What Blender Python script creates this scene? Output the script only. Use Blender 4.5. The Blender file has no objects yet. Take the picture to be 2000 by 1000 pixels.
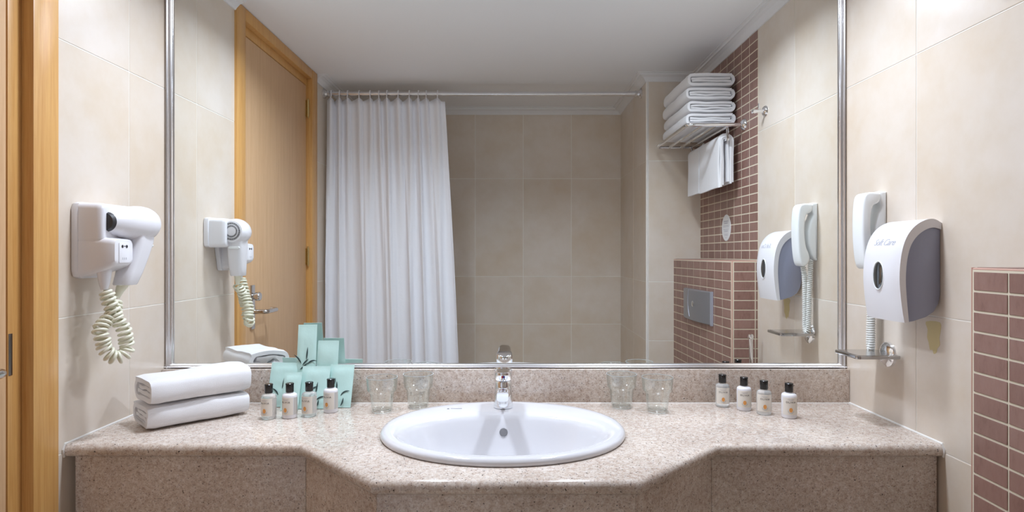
import bpy, bmesh, math, random
from mathutils import Vector, Matrix, noise
random.seed(7)
PI = math.pi
SC = bpy.context.scene
COL = SC.collection

# ------------------------------------------------------------------ frame of the room
D = 1.705                 # camera to mirror plane (mirror plane is y = 0, the room lies at y < 0)
U = 1.0 / 695.0           # one pixel on the mirror plane, in metres
ZC = 1.267                # camera height
def X(x): return x * U
def Y(b): return -b * D   # b = distance from the mirror in units of D
def H(h): return ZC + h * U
def rad(a): return math.radians(a)

# ------------------------------------------------------------------ camera, world, exposure, lamps
cam = bpy.data.cameras.new('camera'); co = bpy.data.objects.new('camera', cam); COL.objects.link(co)
co.location = (0, -D, ZC); co.rotation_euler = (PI / 2, 0, 0)
cam.sensor_width = 36; cam.sensor_fit = 'HORIZONTAL'; cam.lens = 36 * 1185 / 2000
cam.shift_y = -0.002; cam.clip_start = 0.01
SC.camera = co
w = bpy.data.worlds.new('world'); SC.world = w; w.use_nodes = True
w.node_tree.nodes['Background'].inputs[0].default_value = (0.8, 0.85, 1, 1)
w.node_tree.nodes['Background'].inputs[1].default_value = 0.05
SC.view_settings.view_transform = 'Standard'; SC.view_settings.look = 'None'
SC.view_settings.exposure = 0.0; SC.view_settings.gamma = 1.0
SC.view_settings.use_curve_mapping = False
SC.cycles.max_bounces = 14; SC.cycles.diffuse_bounces = 8; SC.cycles.glossy_bounces = 8
SC.cycles.transmission_bounces = 12; SC.cycles.transparent_max_bounces = 24; SC.cycles.sample_clamp_indirect = 20; SC.cycles.blur_glossy = 0.5
LAMP_W = 9.3
LAMP_POS = [(-0.44, -0.27), (0.44, -0.27)]
for lx, ly in LAMP_POS:
    ld = bpy.data.lights.new('ceiling_lamp_light', 'AREA'); ld.shape = 'DISK'; ld.size = 0.15
    ld.energy = LAMP_W; ld.color = (0.785, 0.87, 1.0); ld.spread = rad(150)
    lo = bpy.data.objects.new('ceiling_lamp_light', ld); COL.objects.link(lo)
    lo.location = (lx, ly, H(618) - 0.012)

# ------------------------------------------------------------------ materials
MATS = {}
def srgb(r, g, b):
    f = lambda c: ((c / 255 + 0.055) / 1.055) ** 2.4 if c / 255 > 0.04045 else c / 255 / 12.92
    return (f(r), f(g), f(b), 1)
def mat(name, col, rough=0.5, metal=0.0, **kw):
    m = bpy.data.materials.new(name); m.use_nodes = True
    p = m.node_tree.nodes['Principled BSDF']
    p.inputs['Base Color'].default_value = col
    p.inputs['Roughness'].default_value = rough; p.inputs['Metallic'].default_value = metal
    for k, v in kw.items():
        p.inputs[k.replace('_', ' ')].default_value = v
    MATS[name] = m
    return m
def nd(m, t, **kw):
    n = m.node_tree.nodes.new(t)
    for k, v in kw.items(): setattr(n, k, v)
    return n
def lk(m, a, b): m.node_tree.links.new(a, b)
def P(m): return m.node_tree.nodes['Principled BSDF']
def coords(m, per_object=False, scale=(1, 1, 1)):
    g = nd(m, 'ShaderNodeNewGeometry')
    mp = nd(m, 'ShaderNodeMapping'); mp.inputs['Scale'].default_value = scale
    src = g.outputs['Position']
    if per_object:
        oi = nd(m, 'ShaderNodeObjectInfo')
        ma = nd(m, 'ShaderNodeMath', operation='MULTIPLY'); ma.inputs[1].default_value = 37.0
        lk(m, oi.outputs['Random'], ma.inputs[0])
        va = nd(m, 'ShaderNodeVectorMath', operation='ADD')
        lk(m, src, va.inputs[0]); lk(m, ma.outputs[0], va.inputs[1]); src = va.outputs[0]
    lk(m, src, mp.inputs['Vector'])
    return mp.outputs['Vector']
def noise_tex(m, vec, scale, detail=4, rough=0.55):
    n = nd(m, 'ShaderNodeTexNoise'); n.inputs['Scale'].default_value = scale
    n.inputs['Detail'].default_value = detail; n.inputs['Roughness'].default_value = rough
    lk(m, vec, n.inputs['Vector']); return n
def ramp(m, fac, stops, interp='LINEAR'):
    r = nd(m, 'ShaderNodeValToRGB'); cr = r.color_ramp; cr.interpolation = interp
    while len(cr.elements) < len(stops): cr.elements.new(0.5)
    for e, (p, c) in zip(cr.elements, stops): e.position = p; e.color = c
    lk(m, fac, r.inputs[0]); return r.outputs[0]
def mix(m, fac, a, b, blend='MIX'):
    n = nd(m, 'ShaderNodeMix', data_type='RGBA', blend_type=blend)
    for i, v in ((0, fac), (6, a), (7, b)):
        if isinstance(v, (int, float)): n.inputs[i].default_value = v
        elif isinstance(v, tuple): n.inputs[i].default_value = v
        else: lk(m, v, n.inputs[i])
    return n.outputs[2]
def bump(m, hgt, strength=0.2, dist=0.001):
    b = nd(m, 'ShaderNodeBump'); b.inputs['Strength'].default_value = strength
    b.inputs['Distance'].default_value = dist
    lk(m, hgt, b.inputs['Height']); lk(m, b.outputs[0], P(m).inputs['Normal'])

def tile_material(name, base, warm, light, rough):
    m = mat(name, srgb(*base), rough)
    v = coords(m, True)
    n1 = noise_tex(m, v, 2.6, 5, 0.6); n2 = noise_tex(m, v, 9, 6, 0.65)
    c = ramp(m, n1.outputs[0], [(0.32, srgb(*warm)), (0.5, srgb(*base)), (0.68, srgb(*light))])
    c2 = ramp(m, n2.outputs[0], [(0.35, srgb(*warm)), (0.6, srgb(*light))])
    lk(m, mix(m, 0.3, c, c2), P(m).inputs['Base Color'])
    return m
tile_material('beige_tile', (217, 205, 191), (212, 195, 174), (224, 214, 204), 0.28)
tile_material('floor_tile', (202, 190, 172), (192, 178, 156), (212, 201, 186), 0.35)
mat('grout', srgb(240, 237, 230), 0.8)
mat('mosaic_grout', srgb(222, 211, 190), 0.85)
m = mat('mosaic_tile', srgb(126, 97, 88), 0.38)
v = coords(m, True, (1, 1, 0.35)); n1 = noise_tex(m, v, 60, 5, 0.7); n2 = noise_tex(m, v, 14, 3)
c = ramp(m, n1.outputs[0], [(0.28, srgb(104, 72, 64)), (0.45, srgb(143, 109, 99)), (0.7, srgb(158, 126, 116))])
oi = nd(m, 'ShaderNodeObjectInfo')
c2 = ramp(m, oi.outputs['Random'], [(0, srgb(131, 97, 86)), (0.5, srgb(144, 109, 98)), (1, srgb(153, 119, 108))])
lk(m, mix(m, 0.5, c, c2), P(m).inputs['Base Color'])
mat('salmon_trim', srgb(198, 156, 140), 0.4)
mat('white_trim', srgb(232, 228, 222), 0.4)
mat('plaster', srgb(236, 237, 240), 0.85)
mat('cornice', srgb(230, 230, 232), 0.6)

def granite(name, rough):
    m = mat(name, srgb(180, 160, 145), rough)
    v = coords(m)
    vo = nd(m, 'ShaderNodeTexVoronoi'); vo.inputs['Scale'].default_value = 420; lk(m, v, vo.inputs['Vector'])
    se = nd(m, 'ShaderNodeSeparateColor'); lk(m, vo.outputs['Color'], se.inputs[0])
    c = ramp(m, se.outputs[0], [(0.0, srgb(146, 132, 124)), (0.05, srgb(192, 174, 160)), (0.3, srgb(211, 197, 184)),
                                (0.6, srgb(222, 213, 202)), (0.86, srgb(232, 227, 222))], 'CONSTANT')
    n1 = noise_tex(m, v, 90, 3, 0.6)
    c2 = ramp(m, n1.outputs[0], [(0.35, srgb(188, 167, 152)), (0.5, srgb(215, 202, 190)), (0.66, srgb(234, 228, 222))])
    cc = mix(m, 0.5, c, c2)
    n4 = noise_tex(m, v, 230, 2, 0.5); n5 = noise_tex(m, v, 700, 2, 0.6)
    fm = mix(m, 0.5, ramp(m, n4.outputs[0], [(0.655, (0, 0, 0, 1)), (0.70, (1, 1, 1, 1))]), ramp(m, n5.outputs[0], [(0.66, (0, 0, 0, 1)), (0.72, (1, 1, 1, 1))]))
    fm = ramp(m, fm, [(0.2, (0, 0, 0, 1)), (0.5, (1, 1, 1, 1))])
    n3 = noise_tex(m, v, 5, 3)
    tone = ramp(m, n3.outputs[0], [(0.35, srgb(232, 228, 226)), (0.65, srgb(255, 254, 254))])
    cc = mix(m, 1.0, cc, tone, 'MULTIPLY')
    lk(m, mix(m, fm, cc, srgb(56, 48, 48)), P(m).inputs['Base Color'])
    P(m).inputs['Coat Weight'].default_value = 0.25; P(m).inputs['Coat Roughness'].default_value = 0.06
    return m
granite('granite', 0.16)

def wood(name, a, b, c_, rough, sc=(60, 60, 1.6)):
    m = mat(name, srgb(*a), rough)
    v = coords(m, False, sc); n1 = noise_tex(m, v, 1.6, 6, 0.6)
    v2 = coords(m, False, (300, 300, 8)); n2 = noise_tex(m, v2, 1.5, 3, 0.6)
    c = ramp(m, n1.outputs[0], [(0.3, srgb(*b)), (0.5, srgb(*a)), (0.72, srgb(*c_))])
    c2 = ramp(m, n2.outputs[0], [(0.35, srgb(*b)), (0.6, srgb(*c_))])
    lk(m, mix(m, 0.35, c, c2), P(m).inputs['Base Color'])
    return m
wood('door_veneer', (208, 170, 130), (196, 156, 116), (216, 180, 140), 0.42)
wood('casing_wood', (206, 156, 92), (192, 138, 74), (216, 169, 104), 0.35)

mat('mirror_glass', (0.93, 0.955, 0.945, 1), 0.0, 1.0)
mat('chrome', (0.86, 0.87, 0.89, 1), 0.06, 1.0)
mat('frame_chrome', (0.93, 0.94, 0.96, 1), 0.2, 1.0)
mat('dish_metal', (0.50, 0.50, 0.51, 1), 0.12, 1.0)
mat('steel', (0.62, 0.61, 0.60, 1), 0.22, 1.0)
mat('satin_silver', (0.80, 0.80, 0.82, 1), 0.27, 1.0)
mat('brass', (0.62, 0.47, 0.22, 1), 0.25, 1.0)
mat('dark_metal', (0.2, 0.19, 0.18, 1), 0.35, 1.0)
mat('ceramic', srgb(218, 218, 222), 0.08, Coat_Weight=0.5, Coat_Roughness=0.03)
mat('white_plastic', srgb(228, 227, 231), 0.22)
mat('phone_plastic', srgb(236, 239, 240), 0.25)
mat('cord_plastic', srgb(226, 224, 204), 0.3)
mat('phone_cord', srgb(226, 226, 222), 0.35)
mat('slot_dark', srgb(52, 50, 52), 0.5)
mat('print_grey', srgb(178, 178, 188), 0.5)
mat('dispenser_side', srgb(150, 154, 174), 0.3)
mat('flush_grey', srgb(138, 138, 142), 0.35, 0.3)
mat('flush_light', srgb(178, 180, 192), 0.35, 0.3)
mat('window_dark', srgb(120, 125, 130), 0.05, 0.9)
mat('silicone', srgb(232, 230, 226), 0.4)
mat('black_plastic', srgb(24, 23, 24), 0.22)
mat('lotion', srgb(230, 229, 233), 0.25)
mat('label_paper', srgb(228, 222, 212), 0.5)
mat('label_grey', srgb(196, 194, 190), 0.5)
mat('ink', srgb(62, 56, 54), 0.6)
mat('orange_print', srgb(226, 158, 84), 0.6)
mat('peel_print', srgb(236, 212, 176), 0.6)
mat('sticker_white', srgb(232, 232, 232), 0.5)
mat('shadow_yellow', srgb(206, 190, 140), 0.4)  # yellow-olive tone of the shadow under the dispenser, painted as colour
m = mat('mint_paper', srgb(190, 222, 216), 0.45)
v = coords(m, True); n1 = noise_tex(m, v, 60, 3); bump(m, n1.outputs[0], 0.25, 0.002)
mat('leaf_ink', srgb(46, 66, 66), 0.6)
m = mat('towel', srgb(237, 236, 238), 0.95)
P(m).inputs['Sheen Weight'].default_value = 0.4
v = coords(m); n1 = noise_tex(m, v, 900, 3, 0.7); bump(m, n1.outputs[0], 0.6, 0.002)
m = mat('curtain', srgb(236, 237, 243), 0.75)
v = coords(m); n1 = noise_tex(m, v, 26, 4, 0.6); bump(m, n1.outputs[0], 0.25, 0.006)
def glassy(name, col, ior, rough=0.0):
    m = mat(name, col, rough); P(m).inputs['Transmission Weight'].default_value = 1.0
    P(m).inputs['IOR'].default_value = ior; return m
m = mat('glass', (1, 1, 1, 1), 0.0)                 # thin clear glass: Fresnel sheen over a see-through body
lw = nd(m, 'ShaderNodeLayerWeight'); lw.inputs['Blend'].default_value = 0.5
tr = nd(m, 'ShaderNodeBsdfTransparent'); gl = nd(m, 'ShaderNodeBsdfGlossy'); gl.inputs['Roughness'].default_value = 0.02
gl.inputs['Color'].default_value = (0.95, 0.97, 0.97, 1)
tr_c = ramp(m, lw.outputs['Facing'], [(0.4, (0.98, 0.99, 0.985, 1)), (1.0, (0.84, 0.87, 0.865, 1))]); lk(m, tr_c, tr.inputs['Color'])
ms = nd(m, 'ShaderNodeMixShader'); gf = ramp(m, lw.outputs['Facing'], [(0.0, (.07, .07, .07, 1)), (0.5, (.15, .15, .15, 1)), (0.8, (.40, .40, .40, 1)), (1.0, (.70, .70, .70, 1))]); lk(m, gf, ms.inputs[0]); lk(m, tr.outputs[0], ms.inputs[1]); lk(m, gl.outputs[0], ms.inputs[2])
lk(m, ms.outputs[0], m.node_tree.nodes['Material Output'].inputs['Surface'])
glassy('solid_glass', (0.98, 0.99, 0.985, 1), 1.45)
mat('rim_glass', srgb(214, 220, 220), 0.08, 0.0, Transmission_Weight=0.6, IOR=1.3)
m = glassy('clear_bottle', (0.96, 0.965, 0.955, 1), 1.30, 0.05); P(m).inputs['Transmission Weight'].default_value = 0.72
glassy('shelf_glass', (0.55, 0.56, 0.56, 1), 1.45, 0.1)
m = mat('lamp_diffuser', (1, 1, 1, 1), 0.5)
m = mat('yellow_soap', srgb(190, 170, 80), 0.4)

# ------------------------------------------------------------------ helpers
def link(o, parent=None):
    COL.objects.link(o)
    if parent is not None: o.parent = parent
    return o
def mesh_obj(name, bm, m, parent=None, smooth=True, angle=35, loc=None):
    me = bpy.data.meshes.new(name)
    bmesh.ops.recalc_face_normals(bm, faces=bm.faces[:])
    bm.to_mesh(me); bm.free()
    if isinstance(m, str): m = MATS[m]
    me.materials.append(m)
    if smooth:
        me.shade_smooth(); me.set_sharp_from_angle(angle=rad(angle))
    o = bpy.data.objects.new(name, me)
    if loc: o.location = loc
    return link(o, parent)
def tag(o, label=None, cat=None, group=None, kind=None):
    if label: o['label'] = label
    if cat: o['category'] = cat
    if group: o['group'] = group
    if kind: o['kind'] = kind
    return o
def empty(name, loc=(0, 0, 0), rz=0, label=None, cat=None, group=None, kind=None):
    o = bpy.data.objects.new(name, None); o.location = loc; o.rotation_euler = (0, 0, rz)
    o.empty_display_size = 0.05
    link(o); return tag(o, label, cat, group, kind)
def add_box(bm, x0, x1, y0, y1, z0, z1, bev=0.0, seg=2):
    vs = [bm.verts.new((x, y, z)) for x in (x0, x1) for y in (y0, y1) for z in (z0, z1)]
    fs = [(0, 1, 3, 2), (4, 6, 7, 5), (0, 4, 5, 1), (2, 3, 7, 6), (0, 2, 6, 4), (1, 5, 7, 3)]
    faces = [bm.faces.new([vs[i] for i in f]) for f in fs]
    if bev > 0:
        es = {e for f in faces for e in f.edges}
        bmesh.ops.bevel(bm, geom=list(es), offset=bev, segments=seg, affect='EDGES', profile=0.5)
    return bm
def box(*a, **k): return add_box(bmesh.new(), *a, **k)
def add_lathe(bm, prof, seg=32, c=(0, 0, 0), axis='Z', mod=None):
    """prof: list of (radius, height); closes at radius 0"""
    rings = []
    for (r, z) in prof:
        ring = []
        n = 1 if r < 1e-6 else seg
        for i in range(n):
            a = 2 * PI * i / seg
            rr = r * (mod(a, z) if mod else 1)
            p = (rr * math.cos(a), rr * math.sin(a), z)
            if axis == 'X': p = (p[2], p[0], p[1])
            elif axis == 'Y': p = (p[0], p[2], p[1])
            ring.append(bm.verts.new((p[0] + c[0], p[1] + c[1], p[2] + c[2])))
        rings.append(ring)
    for A, B in zip(rings, rings[1:]):
        if len(A) == 1 and len(B) == 1: continue
        for i in range(seg):
            j = (i + 1) % seg
            if len(A) == 1: bm.faces.new((A[0], B[i], B[j]))
            elif len(B) == 1: bm.faces.new((A[i], A[j], B[0]))
            else: bm.faces.new((A[i], A[j], B[j], B[i]))
    return bm
def lathe(prof, seg=32, **k): return add_lathe(bmesh.new(), prof, seg, **k)
def add_tube(bm, pts, r, seg=10, cap=True, closed=False):
    pts = [Vector(p) for p in pts]; n = len(pts)
    rr = r if isinstance(r, (list, tuple)) else [r] * n
    rings = []; nrm = None
    for i in range(n):
        if closed: t = (pts[(i + 1) % n] - pts[i - 1]).normalized()
        else: t = (pts[min(i + 1, n - 1)] - pts[max(i - 1, 0)]).normalized()
        if nrm is None:
            nrm = t.orthogonal().normalized()
        else:
            nrm = (nrm - t * nrm.dot(t)).normalized()
        b = t.cross(nrm)
        rings.append([bm.verts.new(pts[i] + (nrm * math.cos(2 * PI * k / seg) + b * math.sin(2 * PI * k / seg)) * rr[i]) for k in range(seg)])
    m_ = n if closed else n - 1
    for i in range(m_):
        A, B = rings[i], rings[(i + 1) % n]
        for k in range(seg):
            j = (k + 1) % seg
            bm.faces.new((A[k], A[j], B[j], B[k]))
    if cap and not closed:
        bm.faces.new(rings[0][::-1]); bm.faces.new(rings[-1])
    return bm
def tube(pts, r, seg=10, **k): return add_tube(bmesh.new(), pts, r, seg, **k)
def add_loft(bm, rings, cap0=True, cap1=True):
    R = [[bm.verts.new(p) for p in ring] for ring in rings]
    n = len(R[0])
    for A, B in zip(R, R[1:]):
        for i in range(n):
            j = (i + 1) % n
            bm.faces.new((A[i], A[j], B[j], B[i]))
    if cap0: bm.faces.new(R[0][::-1])
    if cap1: bm.faces.new(R[-1])
    return bm
def loft(rings, **k): return add_loft(bmesh.new(), rings, **k)
def prism(outline, lo, hi, axis, bev=0.0, seg=2):
    """outline of 2D points extruded along axis; axis Y: outline is (x,z); X: (y,z); Z: (x,y)"""
    def mk(p, t):
        return {'Y': (p[0], t, p[1]), 'X': (t, p[0], p[1]), 'Z': (p[0], p[1], t)}[axis]
    bm = bmesh.new()
    A = [bm.verts.new(mk(p, lo)) for p in outline]; B = [bm.verts.new(mk(p, hi)) for p in outline]
    n = len(A); fa = bm.faces.new(A[::-1]); fb = bm.faces.new(B)
    for i in range(n):
        j = (i + 1) % n; bm.faces.new((A[i], A[j], B[j], B[i]))
    if bev > 0:
        es = list(set(list(fa.edges) + list(fb.edges)))
        bmesh.ops.recalc_face_normals(bm, faces=bm.faces[:])
        bmesh.ops.bevel(bm, geom=es, offset=bev, segments=seg, affect='EDGES', profile=0.5)
    return bm
def catmull(pts, n=8, closed=False):
    pts = [Vector(p) for p in pts]; out = []
    N = len(pts)
    rng = range(N) if closed else range(N - 1)
    for i in rng:
        g = (lambda k: pts[k % N]) if closed else (lambda k: pts[max(0, min(N - 1, k))])
        p0, p1, p2, p3 = g(i - 1), g(i), g(i + 1), g(i + 2)
        for k in range(n):
            t = k / n
            out.append(0.5 * ((2 * p1) + (p2 - p0) * t + (2 * p0 - 5 * p1 + 4 * p2 - p3) * t * t + (3 * p1 - p0 - 3 * p2 + p3) * t ** 3))
    if not closed: out.append(pts[-1].copy())
    return out
def resample(pts, step):
    out = [pts[0].copy()]; acc = 0.0
    for a, b in zip(pts, pts[1:]):
        L = (b - a).length; pos = step - acc
        while pos <= L:
            out.append(a.lerp(b, pos / L)); pos += step
        acc = (acc + L) % step
    return out
def coil(ctrl, radius, wire, pitch, per=12, seg=6, jit=0.0):
    path = catmull(ctrl, 24)
    step = pitch / per
    path = resample(path, step)
    pts = []; nrm = None
    for i, p in enumerate(path):
        t = (path[min(i + 1, len(path) - 1)] - path[max(i - 1, 0)]).normalized()
        if nrm is None: nrm = t.orthogonal().normalized()
        else: nrm = (nrm - t * nrm.dot(t)).normalized()
        b = t.cross(nrm); a = 2 * PI * i / per
        rr = radius * min(1, i / (per * 0.8), (len(path) - 1 - i) / (per * 0.8))
        q = p + (nrm * math.cos(a) + b * math.sin(a)) * rr
        if jit: q += noise.noise_vector(p * 40) * jit
        pts.append(q)
    return tube(pts, wire, seg)
def ellipse(cx, cy, rx, ry, n, z=0.0, e=2.0):
    out = []
    for i in range(n):
        a = 2 * PI * i / n; c, s = math.cos(a), math.sin(a)
        out.append((cx + rx * math.copysign(abs(c) ** (2 / e), c), cy + ry * math.copysign(abs(s) ** (2 / e), s), z))
    return out
def rrect(x0, x1, y0, y1, r, n=5):
    out = []
    for cx, cy, a0 in ((x1 - r, y1 - r, 0), (x0 + r, y1 - r, 90), (x0 + r, y0 + r, 180), (x1 - r, y0 + r, 270)):
        for k in range(n + 1):
            a = rad(a0 + 90 * k / n); out.append((cx + r * math.cos(a), cy + r * math.sin(a)))
    return out
def text_data(body, size, extrude=0.0002, shear=0.0, spacing=1.0):
    cu = bpy.data.curves.new('lettering', 'FONT'); cu.body = body; cu.size = size; cu.extrude = extrude
    cu.align_x = 'CENTER'; cu.align_y = 'CENTER'; cu.shear = shear; cu.space_character = spacing; cu.resolution_u = 3
    o = bpy.data.objects.new('lettering_source', cu); COL.objects.link(o)
    dg = bpy.context.evaluated_depsgraph_get()
    me = bpy.data.meshes.new_from_object(o.evaluated_get(dg))
    bpy.data.objects.remove(o); bpy.data.curves.remove(cu)
    return me
def text_obj(name, me, m, parent, fn):
    """me: flat lettering in x,y; fn maps (x, y, z) to local position"""
    for v in me.vertices: v.co = fn(v.co.x, v.co.y, v.co.z)
    me.name = name; me.materials.clear(); me.materials.append(MATS[m])
    o = bpy.data.objects.new(name, me)
    return link(o, parent)
TILE_CACHE = {}
def tile_mesh(dx, dy, dz, m, bev):
    k = (round(dx, 4), round(dy, 4), round(dz, 4), m)
    if k not in TILE_CACHE:
        bm = box(-dx / 2, dx / 2, -dy / 2, dy / 2, -dz / 2, dz / 2)
        if bev: bmesh.ops.bevel(bm, geom=bm.edges[:], offset=bev, segments=1, affect='EDGES')
        me = bpy.data.meshes.new('tile'); bmesh.ops.recalc_face_normals(bm, faces=bm.faces[:]); bm.to_mesh(me); bm.free()
        me.materials.append(MATS[m]); TILE_CACHE[k] = me
    return TILE_CACHE[k]
def tile(parent, name, c, dims, m, bev=0.0008, rz=0):
    o = bpy.data.objects.new(name, tile_mesh(*dims, m, bev)); o.location = c; o.rotation_euler = (0, 0, rz)
    return link(o, parent)
def structure(name, bm, m, label, smooth=False):
    o = mesh_obj(name, bm, m, None, smooth); return tag(o, label, None, None, 'structure')

XL, XR = X(-675), X(650)
CEIL = H(618)
BACK = 1.183                      # back wall, in D
PART = 0.765                      # partition front, in D
XP = X(463)                       # partition side face
CT = H(-287)                      # counter top
G = 0.0015                        # half joint
TP = 0.0008                        # tile thickness shown proud of the grout bed
ROWS = [H(-881), H(-716), H(-299), H(-96), H(321), CEIL]

# ------------------------------------------------------------------ room shell
structure('floor', box(XL - .2, XR + .2, Y(BACK) - .1, .12, -.05, 0), 'floor_tile', 'beige floor')
structure('ceiling', box(XL - .1, XR + .1, Y(BACK) - .1, .1, CEIL, CEIL + .06), 'plaster', 'plain white plaster ceiling')
structure('wall_front', box(XL - .1, XR + .1, .004, .1, 0, CEIL), 'plaster', 'wall behind the big mirror')
wl = bmesh.new()
add_box(wl, XL - .1, XL - TP, Y(.26), .004, 0, CEIL)
add_box(wl, XL - .1, XL - TP, Y(BACK) - .1, Y(.745), 0, CEIL)
add_box(wl, XL - .1, XL - .05, Y(.745), Y(.26), 0, CEIL)
wall_l = structure('wall_left', wl, 'grout', 'left wall of large beige tiles with pale joints')
wall_r = structure('wall_right', box(XR + TP, XR + .1, Y(BACK) - .1, .004, 0, CEIL), 'grout', 'right wall of large beige tiles and a brown mosaic panel')
wall_b = structure('wall_back', box(XL - .1, XR + .1, Y(BACK) - .1, Y(BACK) - TP, 0, CEIL), 'grout', 'shower back wall of large beige tiles')
wp = box(XP + TP, XR + .05, Y(BACK) - .05, Y(PART) - TP, 0, CEIL)
wall_p = structure('wall_partition', wp, 'grout', 'tiled pier beside the shower')

def tile_plane(parent, cols, rows, put):
    for c0, c1 in zip(cols, cols[1:]):
        for r0, r1 in zip(rows, rows[1:]):
            put(c0, c1, r0, r1)
def side_tiles(wall, xs, sgn, bs):
    # sgn: +1 wall faces +x
    def put(b0, b1, z0, z1):
        y0, y1 = Y(b1), Y(b0)
        tile(wall, 'wall_tile', (xs - sgn * TP / 2, (y0 + y1) / 2, (z0 + z1) / 2), (TP, y1 - y0 - 2 * G, z1 - z0 - 2 * G), 'beige_tile')
    tile_plane(wall, bs, ROWS, put)
side_tiles(wall_l, XL, 1, [-0.002, .0970, .2600])
side_tiles(wall_l, XL, 1, [.7450, .9, 1.07, BACK])
side_tiles(wall_r, XR, -1, [-0.002, .177, .352])
def back_put(x0, x1, z0, z1):
    tile(wall_b, 'wall_tile', ((x0 + x1) / 2, Y(BACK) - TP / 2, (z0 + z1) / 2), (x1 - x0 - 2 * G, TP, z1 - z0 - 2 * G), 'beige_tile')
tile_plane(wall_b, [XL, X(-567), X(-362), X(-157), X(48), X(253), XP + TP], ROWS, back_put)
def part_put(x0, x1, z0, z1):
    tile(wall_p, 'wall_tile', ((x0 + x1) / 2, Y(PART) - TP / 2, (z0 + z1) / 2), (x1 - x0 - 2 * G, TP, z1 - z0 - 2 * G), 'beige_tile')
tile_plane(wall_p, [XP + .011, XR], ROWS, part_put)
def pside_put(b0, b1, z0, z1):
    tile(wall_p, 'wall_tile', (XP + TP / 2, (Y(b0) + Y(b1)) / 2, (z0 + z1) / 2), (TP, (b1 - b0) * D - 2 * G, z1 - z0 - 2 * G), 'beige_tile')
tile_plane(wall_p, [PART + .0065, .953, BACK], ROWS, pside_put)
o = mesh_obj('corner_bead', tube([(XP + .005, Y(PART) - .005, 0), (XP + .005, Y(PART) - .005, CEIL)], .0065, 12), 'white_trim', wall_p)

# brown mosaic panel on the right wall
MW, MH = 0.0486 * D, 25.4 * U
BOXTOP = H(-17)
mg = mesh_obj('mosaic_bed', box(XR - .0005, XR + .05, Y(PART) - .001, Y(.352), 0, CEIL), 'mosaic_grout', wall_r, False)
cols = []
b = .352
while b < PART - 0.004:
    cols.append((b, min(b + .0486, PART))); b += .0486
MT = 0.0008
mg_cols = cols
z0 = BOXTOP + .002
r = 0
while z0 < H(600):
    z1 = min(z0 + MH, H(604))
    if z1 - z0 > .008:
        for (b0, b1) in cols:
            tile(wall_r, 'mosaic_tile', (XR - MT / 2, (Y(b0) + Y(b1)) / 2, (z0 + z1) / 2),
                 (MT, (b1 - b0) * D - .004, z1 - z0 - .004), 'mosaic_tile', 0.0006)
    z0 += MH
# cistern box: a low mosaic boxing that widens away from the mirror
SLOPE = 55.0
def bx_x(bb): return X(580 - SLOPE * (bb - .352))
b0_, b1_ = .352, PART
bm = bmesh.new()
ol = [(bx_x(b0_) + MT, Y(b0_) - MT), (bx_x(b1_) + MT, Y(b1_)), (XR, Y(b1_)), (XR, Y(b0_) - MT)]
cb = prism(ol, 0, BOXTOP - .002, 'Z')
cistern = structure('wall_boxing', cb, 'mosaic_grout', 'low boxing covered in brown mosaic on the right wall')
ang = math.atan2(bx_x(b1_) - bx_x(b0_), Y(b1_) - Y(b0_))
dirv = Vector((bx_x(b1_) - bx_x(b0_), Y(b1_) - Y(b0_), 0)); Lb = dirv.length; dirv.normalize()
rz_ = math.atan2(dirv.y, dirv.x) + PI / 2
nrm = Vector((-1, 0, 0)); nrm = (nrm - dirv * nrm.dot(dirv)).normalized()
P0 = Vector((bx_x(b0_), Y(b0_), 0))
fine = bmesh.new()
zt = BOXTOP - .006
for r in range(30):
    z1 = zt - r * MH; z0 = z1 - MH
    if z0 < 0.005: break
    s = 0.007
    while s < Lb - .006:
        s1 = min(s + MW, Lb)
        c = P0 + dirv * (s + s1) / 2 + nrm * (-MT / 2 + 0.0002)
        if r < 21:
            tile(cistern, 'mosaic_tile', (c.x, c.y, (z0 + z1) / 2), (MT, s1 - s - .004, MH - .004), 'mosaic_tile', .0006, rz_)
        s = s1
    xs = bx_x(b0_) + .007
    xe = XR
    while xs < xe - .004:
        x1 = min(xs + MW, xe)
        if r < 24:
            tile(cistern, 'mosaic_tile', ((xs + x1) / 2, Y(b0_) - MT / 2 + .0002, (z0 + z1) / 2), (x1 - xs - .004, MT, MH - .004), 'mosaic_tile', .0006)
        xs = x1
# top cap tiles and salmon edge strips
s = 0.006
while s < Lb - .006:
    s1 = min(s + MW, Lb)
    c = P0 + dirv * (s + s1) / 2
    wdt = XR - c.x - .012
    tile(cistern, 'cap_tile', (c.x + .008 + wdt / 2, c.y, BOXTOP - MT / 2 + .0005), (wdt, s1 - s - .004, MT), 'mosaic_tile', .0006)
    s = s1
e0 = P0 + Vector((.003, -.003, 0)); e1 = P0 + dirv * Lb + Vector((.003, 0, 0))
mesh_obj('edge_strip', tube([(e0.x, e0.y, 0.0), (e0.x, e0.y, BOXTOP)], .0030, 10), 'salmon_trim', cistern)
mesh_obj('edge_strip', tube([(e0.x, e0.y, BOXTOP - .003), (e1.x, e1.y, BOXTOP - .003)], .0026, 10), 'salmon_trim', cistern)
mesh_obj('edge_strip', tube([(e0.x, e0.y, BOXTOP - .003), (XR, e0.y, BOXTOP - .003)], .0026, 10), 'salmon_trim', cistern)

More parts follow.
